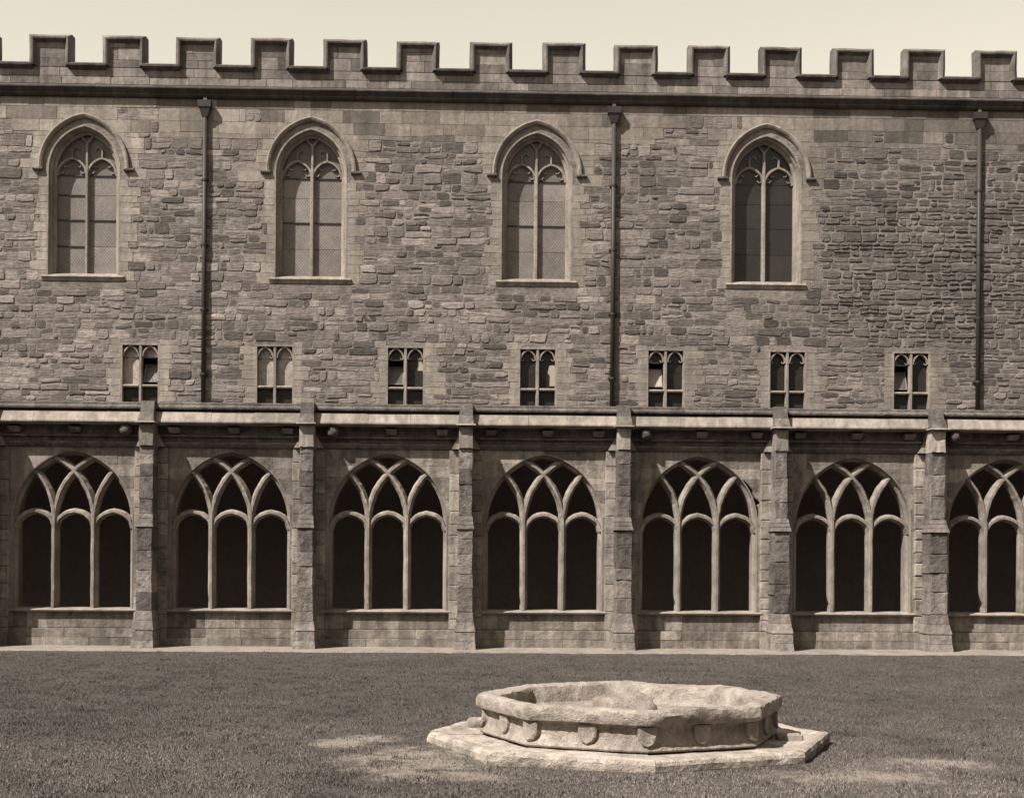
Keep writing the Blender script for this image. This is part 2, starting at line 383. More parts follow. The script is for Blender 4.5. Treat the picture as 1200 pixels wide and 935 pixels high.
for k in range(len(zc)-1):
    z0, z1 = zc[k], zc[k+1]; ashz = z0 > 13.9
    bl = blocked(z0, z1); X = -23.9; spans = []
    zm = (z0+z1)/2
    for c, h, wsill in bl:
        hw = wsill if wsill else None
        if wsill and z1 < ZB+0.05:
            spans.append((X, c-1.17, None, None)); X = c+1.17; prevh = None
            spans[-1] = (spans[-1][0], spans[-1][1], None, None)
            continue
        spans.append((X, c-max(h(z0), h(z1), h(zm)), None, (lambda z, c=c, h=h: c-h(z)))); X = c+max(h(z0), h(z1), h(zm))
        spans.append(('L', (lambda z, c=c, h=h: c+h(z))))
    # flatten: a curved left edge belongs to the span that follows it
    todo = []; pend = None
    for s_ in spans:
        if s_[0] == 'L': pend = s_[1]; continue
        todo.append((s_[0], s_[1], pend, s_[3])); pend = None
    todo.append((X, 25.9, pend, None))
    for xa, xb, hL, hR in todo:
        if xb-xa < 0.12: continue
        x = xa; first = True
        while x < xb-1e-6:
            nearL = first and hL is not None
            ash = ashz and (z0 > 14.85 or n1(x*0.45, z0*0.9, 31)+(0.5 if -3 < x < 4.5 else -0.05) > 0)
            wd = random.choice((U(0.15, 0.32), U(0.26, 0.52), U(0.4, 0.8))) if not ash else U(0.55, 1.25)
            if nearL or random.random() < 0.16: wd = U(0.22, 0.62)
            if hR is not None and xb-x-wd < 0.75 and xb-x-wd > 0.05:
                wd = max(0.14, xb-x-U(0.22, 0.58))
            x2 = x+wd
            if xb-x2 < 0.18: x2 = xb
            last = x2 >= xb-1e-6
            pale = (nearL or (last and hR is not None)) and z0 > 6.3
            hh = wob(k+1, (x+x2)/2)-wob(k, (x+x2)/2)
            zbf = lambda q, k=k: wob(k, q); ztf = lambda q, k=k: wob(k+1, q)
            if not ash and not pale and hh > 0.2 and random.random() < 0.22+0.35*rough_zone((x+x2)/2, zm):
                cut = U(0.4, 0.6); mid = lambda q, k=k, cut=cut: wob(k, q)*(1-cut)+wob(k+1, q)*cut
                rubble(x, x2, zbf, mid, k); xs_ = x+(x2-x)*U(0.3, 0.7)
                if x2-x > 0.55: rubble(x, xs_, mid, ztf, k); rubble(xs_, x2, mid, ztf, k)
                else: rubble(x, x2, mid, ztf, k)
            else: rubble(x, x2, zbf, ztf, k, pale, hL if nearL else None, hR if (last and hR) else None, ash or (14.0 < z0 and random.random() < 0.5))
            x = x2; first = False
order = sorted(range(len(STONES)), key=lambda i: -STONES[i][0])
pick = set(order[:300]); restA, restR, restS = MB(), MB(), MB()
for i, (a, b, pale, soft) in enumerate(STONES):
    if i in pick: b.build('stone', 'ashlar' if pale else 'rubble', wall, smooth=False)
    else: (restA if pale else restS if soft else restR).add(b.v, b.f, b.t)
restR.build('rubble_stones', 'rubble', wall, kind='stuff')
restS.build('washed_out_stones', 'rubble', wall, kind='stuff')
restA.build('ashlar_stones', 'ashlar', wall, kind='stuff')

# ---- string course and battlements
x = -24.0; first_sc = None
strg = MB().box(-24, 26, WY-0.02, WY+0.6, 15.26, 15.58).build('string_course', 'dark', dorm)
while x < 26:
    x2 = min(26, x+U(1.1, 1.7))
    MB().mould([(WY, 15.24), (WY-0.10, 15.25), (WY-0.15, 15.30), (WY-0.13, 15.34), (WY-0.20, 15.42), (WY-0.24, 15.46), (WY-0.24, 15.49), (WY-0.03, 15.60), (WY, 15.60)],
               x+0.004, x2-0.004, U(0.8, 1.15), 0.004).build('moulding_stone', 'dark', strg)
    x = x2
PY = WY-0.03
par = MB().box(-24, 26, PY+0.02, PY+0.5, 15.58, 16.08).build('parapet', 'parapet', dorm)
for (za, zb_) in ((15.605, 15.83), (15.83, 16.075)):
    x = -24.0
    while x < 26:
        x2 = min(26, x+U(0.6, 1.5))
        MB().stone([(x+.006, za+.005), (x2-.006, za+.005), (x2-.006, zb_-.005), (x+.006, zb_-.005)], PY+0.02, U(.010, .022), 0.006, 0.02,
                   random.choice((0.75, 0.95, 1.05, 1.2, 1.3))*U(0.93, 1.07)).build('block', 'parapet', par)
        x = x2
PITCH = 2.075
COPE = [(-.10, .01), (-.085, -.02), (-.03, -.13), (.01, -.14), (.10, -.03), (.105, .26), (-.10, .26)]
for k in range(-12, 12):
    c = 1.37+PITCH*(k+0.5); hw = (PITCH-0.86)/2-0.10
    c += U(-.015, .015); hw += U(-.015, .015); mz = U(-.02, .02)
    mer = MB().box(c-hw-0.02, c+hw+0.02, PY+0.02, PY+0.25, 16.08, 16.86).build('merlon', 'parapet', dorm)
    z = 16.085; 
    while z < 16.76:
        z2 = min(16.78, z+U(0.2, 0.36))
        if z2 > 16.66: z2 = 16.78
        xm = c+U(-0.2, 0.2) if random.random() < 0.6 else None
        for xa, xb in (((c-hw+.06, xm), (xm, c+hw-.06)) if xm else ((c-hw+.06, c+hw-.06),)):
            MB().stone([(xa+.005, z+.004), (xb-.005, z+.004), (xb-.005, z2-.004), (xa+.005, z2-.004)], PY+0.02, U(.01, .022), 0.006, 0.02,
                       random.choice((0.6, 0.75, 0.9, 1.05, 1.2))*U(0.93, 1.07)).build('block', 'parapet', mer)
        z = z2
    MB().sweep(COPE, [(c-hw+U(-.01, .01), 16.115), (c-hw+U(-.012, .012), 16.5), (c-hw, 16.86+mz), (c-hw*.3, 16.86+mz+U(-.012, .012)), (c+hw*.4, 16.86+mz+U(-.012, .012)), (c+hw, 16.86+mz), (c+hw+U(-.012, .012), 16.45), (c+hw+U(-.01, .01), 16.115)], PY, tone=[q_ for _ in range(8) for q_ in [U(0.5, 0.9)]*7]).build('coping', 'parapet', mer)
    g = 1.37+PITCH*k
    MB().sweep([(-.11, .01), (-.095, -.02), (-.02, -.15), (.03, -.16), (.09, -.05), (.095, .26), (-.11, .26)],
               [(g-0.53, 16.11), (g+0.53, 16.11)], PY, tone=U(0.45, 0.62)).build('crenel_sill', 'parapet', dorm)

# ---- tall traceried windows
def pane(poly, y, mat, parent, tone=1.0, name='pane'):
    return MB().plate(poly, [], y, y+0.012, tone).build(name, mat, parent)
BARP = lambda wd, d, nose: [(-nose, -d/2), (nose, -d/2), (wd/2, -d/20), (wd/2, d/4), (nose, d/2), (-nose, d/2), (-wd/2, d/4), (-wd/2, -d/20)]
for i, c in enumerate(BIGW):
    JP = [(0.012, -.012), (-.03, -.012), (-.045, .02), (-.05, .11), (-.085, .125), (-.10, .15), (-.105, .25), (-.155, .275), (-.175, .29), (-.175, .55), (.012, .55)]
    path = list(reversed(arch(c, HALF, ZB-0.04, ZS, RISE, 14)))        # travel so that +n points out of the opening
    JP = [(-a, b) for a, b in JP]
    fr = MB().sweep([(a, b) for a, b in JP], list(reversed(path)) if False else path, WY, tone=1.0)
    win = fr.build('window', 'tracery', dorm)
    if i == 3: win['label'] = 'tall traceried window with dark leaded glass'
    HP = [(.065, .02), (.065, -.05), (.03, -.09), (-.02, -.115), (-.06, -.10), (-.07, -.05), (-.07, .02)]
    hood = arch(c, 1.215, 13.22, 13.26, 1.455, 14)
    MB().sweep(HP, list(reversed(hood)), WY, tone=0.95).build('hood_mould', 'tracery', win)
    for s_ in (-1, 1):
        a, b = sorted((c+s_*1.14, c+s_*1.42))
        MB().mould([(WY+.02, 13.14), (WY-.07, 13.15), (WY-.105, 13.18), (WY-.105, 13.215), (WY-.06, 13.235), (WY+.02, 13.25)], a, b, 0.7).build('label_stop', 'parapet', win)
    # sill
    MB().mould([(WY+.5, 10.33), (WY+.30, 10.31), (WY-.06, 10.19), (WY-.08, 10.15), (WY-.05, 10.11), (WY-.02, 10.04), (WY+.5, 10.04)], c-1.155, c+1.155, 1.05).build('sill', 'tracery', win)
    ty = WY+0.38
    MB().sweep(BARP(.125, .24, .03), [(c, 10.27), (c, 13.35)], ty).build('mullion', 'tracery', win)
    tr = MB(); gh = 0.845; ga = arch_half
    for s_ in (-1, 1):
        lc = c+s_*0.425
        hd = arch(lc, 0.415, 13.1, 13.1, 0.50, 8)
        tr.sweep(BARP(.085, .20, .024), hd, ty)
        # supermullion over the light and cusps in its head
        tr.sweep(BARP(.06, .16, .018), [(lc, 13.56), (lc, 13.56+0.30)], ty)
        for sg in (-1, 1):
            px, pz = lc+sg*0.36, 13.18
            tr.sweep(BARP(.04, .08, .012), [(px, pz+.02), (px-sg*.09, pz+.0), (px-sg*.135, pz+.06)], ty)
            px, pz = lc+sg*0.27, 13.42
            tr.sweep(BARP(.04, .08, .012), [(px, pz+.02), (px-sg*.06, pz-.06), (px-sg*.13, pz-.055)], ty)
        tr.sweep(BARP(.06, .16, .018), [(c, 14.02), (c+s_*.10, 14.14), (c+s_*.19, 14.27)], ty)
        for sg in (-1, 1):
            q = lc+sg*0.2
            if abs(q-c) < 0.5: tr.sweep(BARP(.035, .08, .012), [(lc+sg*.02, 13.85), (lc+sg*.12, 13.93), (lc+sg*.2, 13.86)], ty)
    tr.sweep(BARP(.10, .22, .026), [(c, 13.3), (c, 14.06)], ty)
    tr.build('tracery', 'tracery', win)
    gm = 'glass_dark' if i == 3 else 'glass_pale'
    zr = [10.28, 11.1, 11.85, 12.56, 13.12]
    for s_ in (-1, 1):
        for q in range(4):
            a, b = sorted((c+s_*0.03, c+s_*gh))
            tone = 1.0
            pane([(a, zr[q]+.006), (b, zr[q]+.006), (b, zr[q+1]-.006), (a, zr[q+1]-.006)], ty+0.02, gm, win, U(.78, 1.12))
        hp = [(c, 13.126), (c+s_*gh, 13.126)]
        for j in range(9):
            z = 13.2+1.2*j/8; hp.append((c+s_*max(0.0, arch_half(z, gh+.06, ZS, 1.2)), z))
        pane(hp if s_ > 0 else hp[::-1], ty+0.02, gm, win, U(.6, .8), name='head_pane')
        if i < 3:
            for q in ((1, 2, 3, 4) if (i == 0 and s_ < 0) else (2, 4)):
                a, b = sorted((c+s_*0.03, c+s_*gh)); MB().box(a, b, ty-0.012, ty+0.012, zr[q]-.014, zr[q]+.014).build('saddle_bar', 'iron', win)

# ---- small square-headed two-light windows
KIND = [('pale', 'hopper'), ('pale', 'pale'), ('hopper', 'curtain_top'), ('dark', 'curtain_side'), ('hopper_pale', 'dark'), ('dark', 'dark'), ('hopper_grey', 'dark')]
WLAB = ['small two-light window, one light with an open casement', 'small two-light window with both lights pale', None, None, 'small two-light window with a pale tilted casement', 'small two-light window with both lights dark and shut', None]
for i, c in enumerate(SMALL):
    f = MB(); y0, y1 = WY-0.012, WY+0.30
    f.box(c-SH-.01, c-SH+.045, y0, y1, SBOT, STOP); f.box(c+SH-.045, c+SH+.01, y0, y1, SBOT, STOP); f.box(c-SH-.01, c+SH+.01, y0-.003, y1+.003, STOP-.035, STOP+.02)
    win = f.build('small_window', 'tracery', dorm)
    if WLAB[i]: win['label'] = WLAB[i]
    MB().sweep(BARP(.105, .2, .03), [(c, SBOT), (c, STOP-.03)], WY+0.10).build('mullion', 'tracery', win)
    for s_ in (-1, 1):
        a, b = sorted((c+s_*.05, c+s_*(SH-.045)))
        MB().mould([(WY+.2, 7.06), (WY+.03, 7.06), (WY+.0, 7.085), (WY+.0, 7.11), (WY+.04, 7.135), (WY+.2, 7.15)], a, b, 1.05).build('transom', 'tracery', win)
        lc = (a+b)/2; hw = (b-a)/2
        h_ = MB().sweep(BARP(.05, .14, .018), arch(lc, hw-.01, 7.93, 7.93, 0.30, 7), WY+0.09)
        for sg in (-1, 1): h_.sweep(BARP(.03, .05, .01), [(lc+sg*(hw-.02), 7.93), (lc+sg*(hw-.08), 7.93), (lc+sg*(hw-.11), 7.98)], WY+.12)
        h_.build('light_head', 'tracery', win)
        kd = KIND[i][0 if s_ < 0 else 1]
        rect = lambda z0, z1: [(a, z0), (b, z0), (b, z1), (a, z1)]
        pane(rect(SBOT, 7.07), WY+0.17, 'glass_small', win, 1.0)
        gy_ = WY+0.19
        if kd == 'pale':
            pane(rect(7.14, 7.90), gy_, 'glass_sky_pale', win); pane(rect(7.91, STOP), gy_, 'glass_sky_pale', win, name='head_pane')
        elif kd == 'dark':
            pane(rect(7.14, 7.90), gy_, 'glass_small', win); pane(rect(7.91, STOP), gy_, 'glass_small', win, name='head_pane')
        elif kd.startswith('curtain'):
            pane(rect(7.14, 7.90), gy_, 'glass_small', win); pane(rect(7.91, STOP), gy_, 'glass_small', win, name='head_pane')
            if kd == 'curtain_top': poly = [(b-.16, 7.62), (b, 7.62), (b, 7.98), (b-.07, 8.02), (b-.17, 7.96), (b-.13, 7.8)]
            else: poly = [(b-.15, 7.22), (b, 7.22), (b, 7.82), (b-.16, 7.80), (b-.2, 7.6), (b-.14, 7.5)]
            MB().plate(poly, [], gy_-0.012, gy_-0.004).build('blind', 'blind', win)
        else:   # bottom-hung casement fallen inwards
            gm = {'hopper': 'glass_grey', 'hopper_pale': 'blind', 'hopper_grey': 'glass_grey'}[kd]  # lighter pane colours stand in for sky reflected by the tilted glass
            pane(rect(7.93, STOP), gy_, 'glass_sky_pale' if i == 0 else 'glass_small', win, name='head_pane')
            zb_, ht, tl = 7.24, 0.52, 0.22
            vv = []; e = .03
            q = MB()
            q.add([(a+.03, gy_-.03, zb_), (b-.03, gy_-.03, zb_), (b-.03, gy_-.03+tl, zb_+ht), (a+.03, gy_-.03+tl, zb_+ht),
                   (a+.03, gy_-.015, zb_-.01), (b-.03, gy_-.015, zb_-.01), (b-.03, gy_-.015+tl, zb_+ht-.01), (a+.03, gy_-.015+tl, zb_+ht-.01)],
                  [(0,1,2,3), (7,6,5,4), (0,4,5,1), (1,5,6,2), (2,6,7,3), (3,7,4,0)])
            cas = q.build('casement', gm, win)
            q = MB()
            for xx in (a+.015, b-.04):
                q.add([(xx, gy_-.045, zb_-.02), (xx+.025, gy_-.045, zb_-.02), (xx+.025, gy_-.045+tl, zb_+ht), (xx, gy_-.045+tl, zb_+ht),
                       (xx, gy_-.005, zb_-.03), (xx+.025, gy_-.005, zb_-.03), (xx+.025, gy_-.005+tl, zb_+ht-.01), (xx, gy_-.005+tl, zb_+ht-.01)],
                      [(0,1,2,3), (7,6,5,4), (0,4,5,1), (1,5,6,2), (2,6,7,3), (3,7,4,0)])
            q.box(a+.04, b-.04, gy_-.046, gy_-.01, zb_-.025, zb_+.004)
            q.build('casement_frame', 'wood', win)
            MB().box(a, b, gy_-.02, gy_+.02, 7.90, 7.93).build('casement_head', 'wood', win)

# ---- cast-iron rainwater pipes on that wall
def drainpipe(x, label):
    y = WY-0.095
    t_ = empty('drainpipe', (x, y, 6.3), label, 'drainpipe', 'iron rainwater pipes on the long wall')
    MB().tube(x, y, 6.35, 14.75, 0.066, 14).build('pipe', 'iron', t_, smooth=True)
    h_ = MB(); h_.frustum((x-.08, x+.08, y-.07, y+.07, 14.70), (x-.16, x+.16, y-.12, y+.085, 14.96)); h_.frustum((x-.18, x+.18, y-.14, y+.09, 14.96), (x-.19, x+.19, y-.15, y+.09, 15.14))
    h_.build('hopper_head', 'iron', t_)
    z = 7.4
    while z < 14.4:
        c_ = MB(); c_.tube(x, y, z, z+0.06, 0.08, 14); c_.box(x-.12, x+.12, y+.04, y+.08, z+.01, z+.06); c_.build('collar', 'iron', t_); z += 1.83
    MB().box(x-.05, x+.05, y-.02, y+.08, 15.16, 15.28).build('outlet', 'lead', t_)
drainpipe(-7.76, 'iron drainpipe with hopper head running down between two pale-glazed tall windows')
drainpipe(3.85, 'iron drainpipe with hopper head between a pale-glazed tall window and the dark-glazed one')
drainpipe(14.38, 'iron drainpipe at the far side of the rough weathered rubble from the dark-glazed window')

# ================================================================== THE CLOISTER WALK IN FRONT
cl = empty('cloister_arcade', (1.7, 0.2, 0), 'low stone cloister walk with buttresses and open three-light traceried windows', 'arcade')
BP = 3.925; W0 = 1.69; BAYS = range(-4, 5)
CH, CR, CZS, CZB = 1.495, 1.72, 3.18, 0.96        # window half width, arch rise, springing, sill
RAD = (CR*CR+CH*CH)/(2*CH)
def broken(k, z):
    """how far the stone beside one arch has fallen away"""
    if k != 1 or not 3.25 < z < 4.45: return 0.0
    return max(0.0, 0.12*math.sin(math.pi*(z-3.25)/1.2)*(0.75+1.5*n1(z*7.0, 3.3)))
def c_hole(k):
    c = W0+BP*k
    return [(x+(broken(k, z) if x > c else 0), z) for x, z in arch(c, CH, CZB-0.03, CZS, CR, 22)]
XL, XR = W0-4.5*BP-0.3, W0+4.5*BP+0.3
cwall = MB().plate([(XL, 0), (XR, 0), (XR, 5.9), (XL, 5.9)], [c_hole(k) for k in BAYS], 0.0, 0.55).build('wall', 'cloister', cl)
MB().add([(XL, .2, 5.72), (XR, .2, 5.72), (XR, WY-.06, 6.25), (XL, WY-.06, 6.25), (XL, .2, 5.9), (XR, .2, 5.9), (XR, WY-.06, 6.45), (XL, WY-.06, 6.45)],
         [(0,3,2,1), (4,5,6,7), (0,1,5,4), (1,2,6,5), (2,3,7,6), (3,0,4,7)]).build('roof', 'lead', cl)
MB().box(XL, XR, 0.55, WY-.06, -0.05, 0.10).build('floor', 'inside', cl)
for xa in (XL-.5, XR): MB().box(xa, xa+.5, 0, WY-.06, 0, 5.9).build('end_wall', 'cloister', cl)
# walk's inner lining: the lower face of the range, dim behind the openings
MB().box(XL, XR, WY-.055, WY-.01, 0, 6.2).build('inner_wall', 'inside', cl)

def quad(x0, x1, z0, z1, g=0.003, hL=None, hR=None, n=4):
    pts = [(x0+g if not hL else hL(z0+g), z0+g), (x1-g if not hR else hR(z0+g), z0+g)]
    if hR: pts += [(hR(z0+(z1-z0)*i/n), z0+(z1-z0)*i/n) for i in range(1, n)]
    pts += [(x1-g if not hR else hR(z1-g), z1-g), (x0+g if not hL else hL(z1-g), z1-g)]
    if hL: pts += [(hL(z1-(z1-z0)*i/n), z1-(z1-z0)*i/n) for i in range(1, n)]
    return pts
PIL = 0.40                                        # half width of the pilaster behind a buttress
CTONE = lambda x: 1.0+0.006*(x-2)+0.12*n1(x*0.4, 5)
ba = 0
for k in BAYS:
    c = W0+BP*k; xa, xb = c-BP/2+PIL, c+BP/2-PIL
    # spandrels in courses that stop against the arch
    z = 3.30
    while z < 4.97:
        z2 = z+U(0.26, 0.42)
        if z2 > 4.8: z2 = 4.985
        half = lambda q: arch_half(q, CH+.012, CZS, CR)
        lim = max(half(z), half(z2))
        if z > CZS+CR-0.02:
            parts = [(xa, c-0.3, None, None), (c-0.3, c+0.5, None, None), (c+0.5, xb, None, None)]
        else:
            L = (lambda q, c=c: c-half(q)); Rr = (lambda q, c=c, k=k: c+half(q)+broken(k, q))
            w1 = c-lim-xa
            parts = []
            if w1 > 0.03 or True:
                if c-half((z+z2)/2)-xa > 0.75:
                    cut = xa+U(0.35, 0.55)
                    parts += [(xa, cut, None, None), (cut, 0, None, L), (0, xb-(cut-xa), Rr, None), (xb-(cut-xa), xb, None, None)]
                else: parts += [(xa, 0, None, L), (0, xb, Rr, None)]
        for (p0, p1, hL, hR) in parts:
            pts = quad(p0, p1, z, z2, 0.003, hL, hR)
            wmin = min(abs((hR(z+.01) if hR else p1)-(hL(z+.01) if hL else p0)), 9)
            if (max(q[0] for q in pts)-min(q[0] for q in pts)) < 0.06: continue
            MB().stone(pts, 0.0, U(.004, .012), 0.004, 0.02, CTONE(c)*random.choice((0.7, 0.88, 1.0, 1.15, 1.28))*U(.92, 1.08), 0.001).build('stone', 'cloister', cwall)
        z = z2
    # dado under the sill and the plinth course
    for (z0, z1, y, pr) in ((0.47, 0.875, 0.0, 0.014), (0.235, 0.46, -0.085, 0.016), (0.02, 0.235, -0.085, 0.02)):
        x = xa-0.03
        while x < xb+0.03-1e-6:
            x2 = x+U(0.45, 1.1)
            if xb+0.03-x2 < 0.3: x2 = xb+0.03
            MB().stone(quad(x, x2, z0, z1), y, pr*U(0.4, 1.2), 0.005, 0.09 if y < 0 else 0.02, CTONE(c)*random.choice((0.75, 0.85, 0.95, 1.05, 1.2))*U(.92, 1.08), 0.003).build('stone', 'cloister', cwall)
            x = x2
    MB().box(xa-.02, xb+.02, -0.083, 0.01, 0.0, 0.455, 0.5).build('plinth', 'cloister', cl)

    # ---- the window: frame, sill, mullions, bars of intersecting tracery, light heads
    JP = [(.012, -.006), (-.012, -.006), (-.028, .05), (-.032, .12), (-.07, .15), (-.10, .19), (-.10, .50), (.012, .50)]
    path = list(reversed(arch(c, CH, CZB-0.02, CZS, CR, 18)))
    win = MB().sweep([(-a, b) for a, b in JP], path, 0.0, tone=0.95*CTONE(c)).build('window', 'tracery', cl)
    MB().mould([(.5, .97), (.12, .965), (-.03, .945), (-.11, .935), (-.135, .915), (-.12, .885), (-.07, .870), (.0, .872), (.5, .872)], xa-.07, xb+.07, 1.05*CTONE(c), .002).build('sill', 'tracery', win)
    ty = 0.22; tw = BARP(.19, .36, .026); tm = U(0.95, 1.08)
    for s_ in (-1, 1): MB().sweep(tw, [(c+s_*.49+U(-.006, .006), .955+2.325*q/9) for q in range(10)], ty, tone=[q_ for q in range(10) for q_ in [tm*(.8+.3*((q*7+k*3+s_) % 5)/4)]*8]).build('mullion', 'tracery', win)
    for s_ in (-1, 1):
        for dr in (-1, 1):
            # same curve as the main arch, struck from a mullion
            x0_ = c+s_*0.49; pts = []
            for q in range(40):
                a = math.pi*0.5*q/39*1.2
                xx = x0_+dr*(RAD-RAD*math.cos(a)); zz = CZS+RAD*math.sin(a)
                if abs(xx-c) > arch_half(zz, CH-0.05, CZS, CR-0.05) : break
                pts.append((xx, zz))
            pts.append((xx, zz))
            MB().sweep([(a, b+0.004*dr+.002*s_) for a, b in BARP(.18, .32, .028)], [(a+U(-.007, .007), b+U(-.007, .007)) for a, b in pts], ty, tone=[q_ for q in range(len(pts)) for q_ in [tm*U(.8, 1.1)]*8]).build('tracery_bar', 'tracery', win)
    for q in (-1, 0, 1):
        lc = c+q*.975; hw = .48; pts = []
        for j in range(17):
            u = -1+2*j/16; pts.append((lc+u*hw, 2.96+0.37*math.sqrt(max(0, 1-abs(u)**2.1))+0.05*(1-abs(u))))
        MB().sweep([(a, b+.01) for a, b in BARP(.155, .30, .027)], [(a+U(-.005, .005), b+U(-.005, .005)) for a, b in pts], ty, tone=[q_ for q in range(len(pts)) for q_ in [tm*U(.82, 1.1)]*8]).build('light_head', 'tracery', win)

# ---- cornice, corbels and parapet of the walk, stone by stone
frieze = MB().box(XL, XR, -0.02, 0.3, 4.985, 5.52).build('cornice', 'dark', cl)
cpar = MB().box(XL, XR, -0.10, 0.35, 5.521, 5.86).build('parapet', 'cloister', cl)
PA = [(.0, 4.985), (-.05, 4.99), (-.12, 5.05), (-.145, 5.08), (-.145, 5.115), (.0, 5.14)]
PB = [(.0, 5.142), (-.045, 5.142), (-.05, 5.20), (-.10, 5.235), (-.135, 5.245), (-.135, 5.285), (-.05, 5.31), (-.035, 5.42), (-.06, 5.51), (.0, 5.515)]
PC = [(.0, 5.522), (-.30, 5.535), (-.42, 5.56), (-.44, 5.575), (-.44, 5.605), (-.31, 5.845), (-.0, 5.845)]
PD = [(.3, 5.862), (-.24, 5.862), (-.25, 5.905), (-.36, 5.915), (-.37, 5.955), (-.30, 6.02), (-.27, 6.025), (-.27, 6.065), (-.22, 6.09), (.3, 6.12)]
for k in BAYS:
    c = W0+BP*k; xa, xb = c-BP/2, c+BP/2
    for pf, nm, mt, par_, tn, jt in ((PA, 'string_stone', 'buttress', frieze, 0.9, .004), (PB, 'cornice_stone', 'buttress', frieze, 0.85, .004),
                                    (PC, 'parapet_stone', 'band', cpar, 1.2, .006), (PD, 'coping_stone', 'buttress', cpar, 0.62, .004)):
        cuts = [xa]+sorted(c+q+U(-.25, .25) for q in (-.65, .65))+[xb]
        for a, b in zip(cuts[:-1], cuts[1:]):
            MB().mould(pf, a+.003, b-.003, tn*U(.86, 1.12), jt).build(nm, mt, par_)
    for q, dx in enumerate((-1.36, 0.06, 1.40)):
        x = c+dx+U(-.05, .05)
        if q == 0 and k in (-1, 1, 3) or (q == 2 and k == -3):
            # a carved, worn head
            hd = MB(); n_ = 10; vv = []; ff = []
            for a in range(7):
                for b in range(n_):
                    th = math.pi*a/6; ph = 2*math.pi*b/n_; rr = 0.155*(1+0.25*n1(a*.9, b*.9, k))
                    vv.append((x-.02+rr*math.sin(th)*math.cos(ph), -.24+rr*1.1*math.sin(th)*math.sin(ph), 5.40+rr*math.cos(th)))
            ff = [(a*n_+b, a*n_+(b+1) % n_, (a+1)*n_+(b+1) % n_, (a+1)*n_+b) for a in range(6) for b in range(n_)]
            hd.add(vv, ff, 0.6).build('carved_head', 'buttress', frieze, smooth=True)
        else:
            worn = U(.75, 1.2)
            MB().frustum((x-.12, x+.12, -.14, .0, 5.33), (x-.14, x+.14, -.31, .0, 5.46), worn).build('corbel', 'cloister', frieze)

